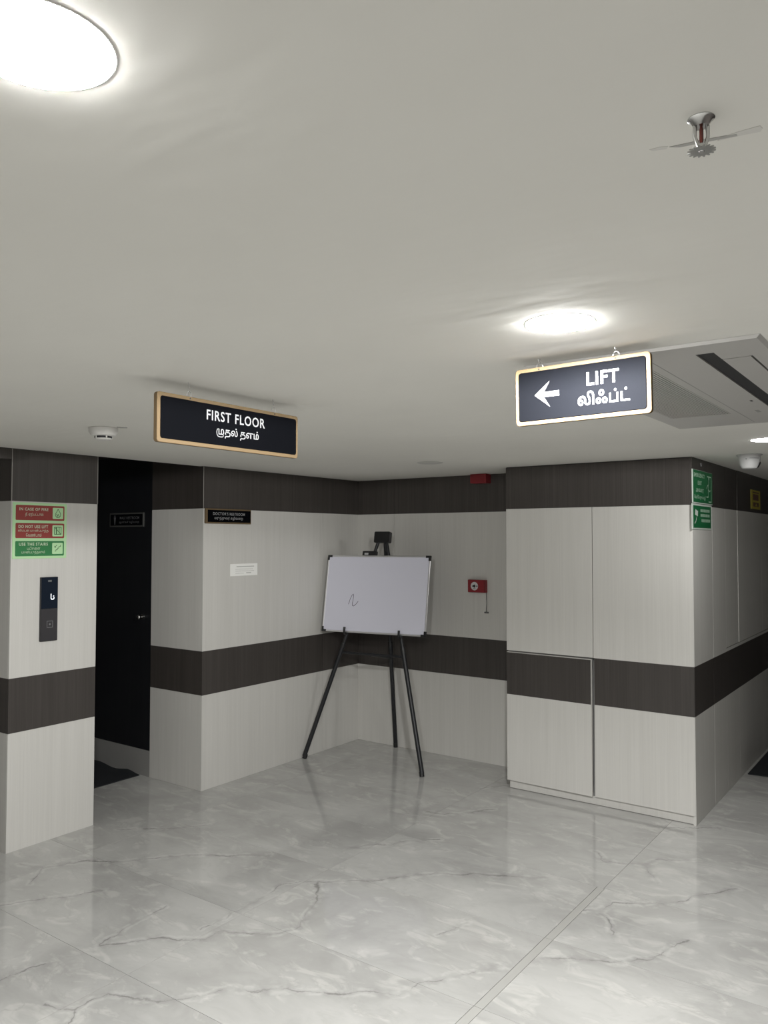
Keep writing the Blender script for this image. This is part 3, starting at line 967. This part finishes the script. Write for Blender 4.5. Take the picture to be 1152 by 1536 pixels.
cvp = lathe('cover_plate', [(0.085, 0), (0.085, -0.002), (0.080, -0.004), (0.0, -0.004)], mat('matte_cover', (0.55, 0.545, 0.52), 0.7), None, (-2.78, 4.36, H), n=36)
tag(cvp, 'flat round blanking plate on the ceiling in front of the easel', 'cover plate')

# air-conditioner cassette panel
AX0, AX1, AY0, AY1, AZ = -0.994, -0.388, 2.085, 3.625, 0.008
ac = thing('air_conditioner_panel', 'flat ceiling air conditioner panel with ribbed intake grille and dark slot', 'air conditioner', (AX0, AY0, H))
AW, AL = AX1 - AX0, AY1 - AY0
GX0, GX1, GY0, GY1 = 0.060, 0.285, 0.13, 1.21      # grille opening, local
OX0, OX1, OY0, OY1 = 0.437, 0.560, 0.10, 1.40      # outlet opening
zt = -0.0005
pieces('panel_frame', [
    (0, GX0, 0, AL, -AZ, zt), (GX0, GX1, 0, GY0, -AZ, zt), (GX0, GX1, GY1, AL, -AZ, zt), (GX1, OX0, 0, AL, -AZ, zt),
    (OX0, OX1, 0, OY0, -AZ, zt), (OX0, OX1, OY1, AL, -AZ, zt), (OX1, AW, 0, AL, -AZ, zt)], M_ACPANEL, ac)
q = 0.010   # sloping border down from the ceiling to the panel
V = [(-q, -q, zt), (AW + q, -q, zt), (AW + q, AL + q, zt), (-q, AL + q, zt), (0, 0, -AZ), (AW, 0, -AZ), (AW, AL, -AZ), (0, AL, -AZ)]
pieces('sloped_border', [(V, [(0, 1, 5, 4), (1, 2, 6, 5), (2, 3, 7, 6), (3, 0, 4, 7)])], M_ACPANEL, ac)
box('intake_back', GX0, GX1, GY0, GY1, -0.004, zt, mat('grey_filter', (0.16, 0.16, 0.155), 0.8), ac)
slat_me = boxmesh(0.0062, GY1 - GY0, 0.004)
slat_me.materials.append(M_ACPANEL)
ns = 24
for k in range(ns):
    link('grille_slat', slat_me, M_ACPANEL, ac, (GX0 + (k + 0.5) * (GX1 - GX0) / ns, (GY0 + GY1) / 2, -AZ + 0.002))
pieces('panel_groove', [(GX1 + 0.028, GX1 + 0.031, 0.04, AL - 0.05, -AZ - 0.0005, -AZ + 0.001)], mat('groove_grey', (0.34, 0.335, 0.32), 0.7), ac)
box('outlet_back', OX0, OX1, OY0, OY1, -0.004, zt, M_SLOT, ac)
box('outlet_flap', OX0 + 0.046, OX1 - 0.006, OY0 + 0.10, OY1 - 0.09, -AZ, -AZ + 0.004, M_ACPANEL, ac)
box('outlet_lip', OX0 + 0.046, OX1, OY0, OY0 + 0.094, -AZ, -AZ + 0.004, M_ACPANEL, ac)
box('indicator', OX0 - 0.030, OX0 - 0.022, 0.93, 0.955, -AZ - 0.0006, -AZ, M_SLOT, ac)
box('maker_mark', OX0 - 0.060, OX0 - 0.046, 1.17, 1.23, -AZ - 0.0006, -AZ, MATS['groove_grey'], ac)

# ------------------------------------------------------------------ easel and whiteboard
FL = Vector((-4.148, 4.690, 0)); FR = Vector((-3.148, 4.827, 0)); FB = Vector((-3.765, 5.378, 0))
mid = (FL + FR) / 2
ea = (FR - FL).normalized(); en = Vector((-ea.y, ea.x, 0))
APEX = mid + en * 0.30 + ea * 0.026 + Vector((0, 0, 1.735))
lean = (APEX - mid); lean = (lean - ea * lean.dot(ea)).normalized()     # up along the easel front
N = ea.cross(lean)                                                      # back-facing normal
if N.dot(en) < 0: N = -N
E0 = Vector((mid.x, mid.y, 0))
ez = thing('display_easel', 'black metal tripod easel standing in the corner of the room', 'easel', E0)


def Lc(v):
    return tuple(v - E0)


def sqleg(name, a, b, w0, w1, m=M_BLACK):
    """square-section tube from a to b (lower half wider than the telescoped upper half)"""
    return tube(name, [Lc(a), Lc(b)], [w0, w1], m, ez, 10)


legs = []
for foot, off in ((FL, -0.018), (FR, 0.024)):
    top = APEX + ea * off - N * 0.004
    k = foot.lerp(top, 0.50)
    lg = sqleg('leg', foot + Vector((0, 0, 0.020)), k, 0.0172, 0.0172)
    up_ = tube('inner_tube', [Lc(k), Lc(top)], [0.0130, 0.0130], M_BLACK, lg, 10)
    co = tube('leg_collar', [Lc(k - (top - foot).normalized() * 0.02), Lc(k + (top - foot).normalized() * 0.02)], [0.0190, 0.0190], M_BLACKPL, lg, 10)
    tube('rubber_foot', [Lc(foot + Vector((0, 0, 0.0003))), Lc(foot + (top - foot).normalized() * 0.035)], [0.0180, 0.0176], M_BLACKPL, lg, 10)
    legs.append((foot, top))
topB = APEX + N * 0.028 - Vector((0, 0, 0.01))
kB = FB.lerp(topB, 0.50)
lg = sqleg('leg', FB + Vector((0, 0, 0.020)), kB, 0.0172, 0.0172)
tube('inner_tube', [Lc(kB), Lc(topB)], [0.0130, 0.0130], M_BLACK, lg, 10)
tube('rubber_foot', [Lc(FB + Vector((0, 0, 0.0003))), Lc(FB + (topB - FB).normalized() * 0.035)], [0.0180, 0.0176], M_BLACKPL, lg, 10)
tube('leg_collar', [Lc(kB - Vector((0, 0, 0.02))), Lc(kB + Vector((0, 0, 0.02)))], [0.0190, 0.0190], M_BLACKPL, lg, 10)
# crossbar between the front legs, brace to the rear leg
ka = legs[0][0].lerp(legs[0][1], 0.472); kb = legs[1][0].lerp(legs[1][1], 0.472)
tube('crossbar', [Lc(ka + N * 0.004), Lc(kb + N * 0.004)], 0.010, M_BLACK, ez, 8)
tube('brace', [Lc(ka.lerp(kb, 0.48) + N * 0.01), Lc(FB.lerp(topB, 0.435))], 0.013, M_BLACK, ez, 8)


def orient(o, origin):
    """local x along the easel width, y towards its back, z up its front"""
    mtx = Matrix(((ea.x, N.x, lean.x, 0), (ea.y, N.y, lean.y, 0), (ea.z, N.z, lean.z, 0), (0, 0, 0, 1)))
    o.matrix_local = Matrix.Translation(origin) @ mtx
    return o


# plastic head joining the legs
V, Fs = plate('tmp', 0.1, 0.1, 0.1, 0.01, None).data, None
bpy.data.objects.remove(bpy.data.objects['tmp'])
hd = plate('head', 0.138, 0.088, 0.036, 0.010, M_BLACKPL, ez)
orient(hd, Vector(Lc(APEX)) - N * 0.018 - lean * 0.020)
# clamp slid up the left leg above the board
cl_ = legs[0][0].lerp(legs[0][1], 0.922)
ch = plate('clamp', 0.125, 0.042, 0.022, 0.006, M_BLACKPL, ez)
orient(ch, Vector(Lc(cl_)) - N * 0.022 + ea * (-0.036) - lean * 0.016)
ck = plate('clamp_label', 0.034, 0.016, 0.0008, 0.002, mat('light_clamp_mark', (0.45, 0.45, 0.46), 0.5), ch, cx=-0.026, cz=-0.002, y=-0.0008)
# pegs that carry the board
PEG = 0.992
for (foot, top), kk in zip(legs, (0.5530, 0.5515)):
    p = foot.lerp(top, kk)
    pg = tube('peg', [Lc(p), Lc(p - N * 0.042), Lc(p - N * 0.046 + lean * 0.004), Lc(p - N * 0.046 + lean * 0.052)], 0.0090, M_BLACKPL, ez, 8)

# whiteboard, fitted on the front of the easel
B0 = Vector((-4.100, 4.843, 0.967)); B1 = Vector((-3.207, 4.970, 0.972))
Wd, Hd = 0.905, 0.606
# bottom centre lies in the plane of the front legs, moved out by the tube radius
t_ = (0.972 + 0.0 - mid.z) / lean.z
bc = mid + lean * t_ - N * 0.0150
bc = bc + ea * ((B0 + B1) / 2 - bc).dot(ea)
brd = thing('whiteboard', 'blank framed whiteboard with a pen squiggle propped on the easel', 'whiteboard', bc)
mtx = Matrix(((ea.x, N.x, lean.x, 0), (ea.y, N.y, lean.y, 0), (ea.z, N.z, lean.z, 0), (0, 0, 0, 1)))
rollm = Matrix.Rotation(math.radians(-0.25), 4, 'Y')
brd.matrix_world = Matrix.Translation(bc) @ mtx @ rollm
D_ = 0.016
link('writing_surface', boxmesh(Wd - 0.012, D_ - 0.006, Hd - 0.012), M_BOARD, brd, (0.0, -D_ / 2 - 0.001, Hd / 2))
for nm, a, b, c_, d_ in (('frame_rail', -Wd / 2, Wd / 2, 0.0, 0.013), ('frame_rail', -Wd / 2, Wd / 2, Hd - 0.013, Hd),
                         ('frame_rail', -Wd / 2, -Wd / 2 + 0.012, 0.013, Hd - 0.013), ('frame_rail', Wd / 2 - 0.012, Wd / 2, 0.013, Hd - 0.013)):
    box(nm, a, b, -D_, -0.0005, c_, d_, M_ALU, brd, 0.002)
for sx in (-1, 1):
    for zc, sz in ((0, 1), (Hd, -1)):
        xo = sx * (Wd / 2 + 0.001)
        zo = zc - sz * 0.001
        pieces('corner_cap', [(min(xo, xo - sx * 0.040), max(xo, xo - sx * 0.040), -D_ - 0.0018, 0.0, min(zo, zo + sz * 0.017), max(zo, zo + sz * 0.017)),
                              (min(xo, xo - sx * 0.016), max(xo, xo - sx * 0.016), -D_ - 0.0018, 0.0, min(zo + sz * 0.017, zo + sz * 0.040), max(zo + sz * 0.017, zo + sz * 0.040))],
               M_BLACKPL, brd)
sq = [(-0.048, -0.032), (-0.036, 0.010), (-0.024, 0.036), (-0.013, 0.048), (-0.008, 0.038), (-0.010, 0.006), (-0.014, -0.028), (-0.012, -0.042), (-0.002, -0.046), (0.016, -0.034), (0.036, -0.008)]
sx_, sz_ = -0.180, 0.252
pieces('pen_squiggle', [stroke([(sx_ + a, sz_ + b) for a, b in sq], 0.0042, -D_ + 0.0013)], M_INK, brd)

# ------------------------------------------------------------------ floor mats
def floor_mat(name, label, x0, x1, y0, y1, wave, nx=14, ny=12, seed=1, edge=None):
    rg = random.Random(seed)
    V, Fs = [], []
    for side in (1, 0):
        for i in range(nx + 1):
            for j in range(ny + 1):
                x = x0 + (x1 - x0) * i / nx
                y_ = y0 + (y1 - y0) * j / ny
                z = 0.0062 if side else 0.0004
                if side:
                    z += wave(x, y_)
                else:
                    z += max(0, wave(x, y_) - 0.0)
                V.append((x, y_, z))
    n1 = (nx + 1) * (ny + 1)
    idx = lambda i, j: i * (ny + 1) + j
    for i in range(nx):
        for j in range(ny):
            q = (idx(i, j), idx(i + 1, j), idx(i + 1, j + 1), idx(i, j + 1))
            Fs.append(q)
            Fs.append(tuple(n1 + k for k in q[::-1]))
    ring = [idx(i, 0) for i in range(nx + 1)] + [idx(nx, j) for j in range(1, ny + 1)] + [idx(i, ny) for i in range(nx - 1, -1, -1)] + [idx(0, j) for j in range(ny - 1, 0, -1)]
    for a, b in zip(ring, ring[1:] + ring[:1]):
        Fs.append((a, n1 + a, n1 + b, b))
    me = bpy.data.meshes.new(name)
    me.from_pydata(V, [], Fs)
    bm = bmesh.new(); bm.from_mesh(me)
    bmesh.ops.recalc_face_normals(bm, faces=bm.faces)
    bm.to_mesh(me); bm.free()
    return tag(smooth(link(name, me, M_MAT)), label, 'mat')


floor_mat('door_mat', 'black rubber door mat below the black restroom door', -5.45, -4.81, 3.235, 3.655,
          lambda x, y: max(0, (y - 3.56) / 0.095) * (0.010 + 0.010 * math.sin((x + 5.4) * 16)) * max(0, min(1, (-4.83 - x) / 0.1)))
floor_mat('door_mat', 'black floor mat along the dim corridor wall', -1.268, -0.70, 6.26, 7.2, lambda x, y: 0.003 + 0.003 * math.sin(x * 21))

# ------------------------------------------------------------------ thin grey and pale streaks laid on the ceiling
def ceil_streak(name, pts, m, thick=0.0006):
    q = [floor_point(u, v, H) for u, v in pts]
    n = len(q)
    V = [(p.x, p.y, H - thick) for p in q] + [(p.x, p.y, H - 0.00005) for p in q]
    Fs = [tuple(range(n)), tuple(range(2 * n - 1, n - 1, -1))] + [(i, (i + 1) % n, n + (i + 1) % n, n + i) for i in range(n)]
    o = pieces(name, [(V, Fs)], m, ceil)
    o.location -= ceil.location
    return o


M_STREAK_GREY = mat('grey_streak', (0.40, 0.395, 0.375), 0.8)
M_STREAK_PALE = mat('pale_streak', (0.66, 0.65, 0.615), 0.8)
ceil_streak('ceiling_streak', [(1076, 211), (1086, 204), (1108, 197), (1140, 188), (1144, 192), (1141, 197), (1110, 203)], M_STREAK_PALE)
ceil_streak('ceiling_streak', [(1004, 220), (1022, 216), (1050, 210), (1105, 200), (1106, 203), (1060, 212), (1020, 220)], M_STREAK_GREY, 0.0009)
ceil_streak('ceiling_streak', [(974, 224), (990, 220), (1002, 219), (1000, 223), (978, 226)], M_STREAK_PALE)
ceil_streak('ceiling_streak', [(175, 640.0), (182, 640.6), (191, 641), (191, 642.2), (181, 642.2), (175, 641.4)], M_STREAK_GREY)
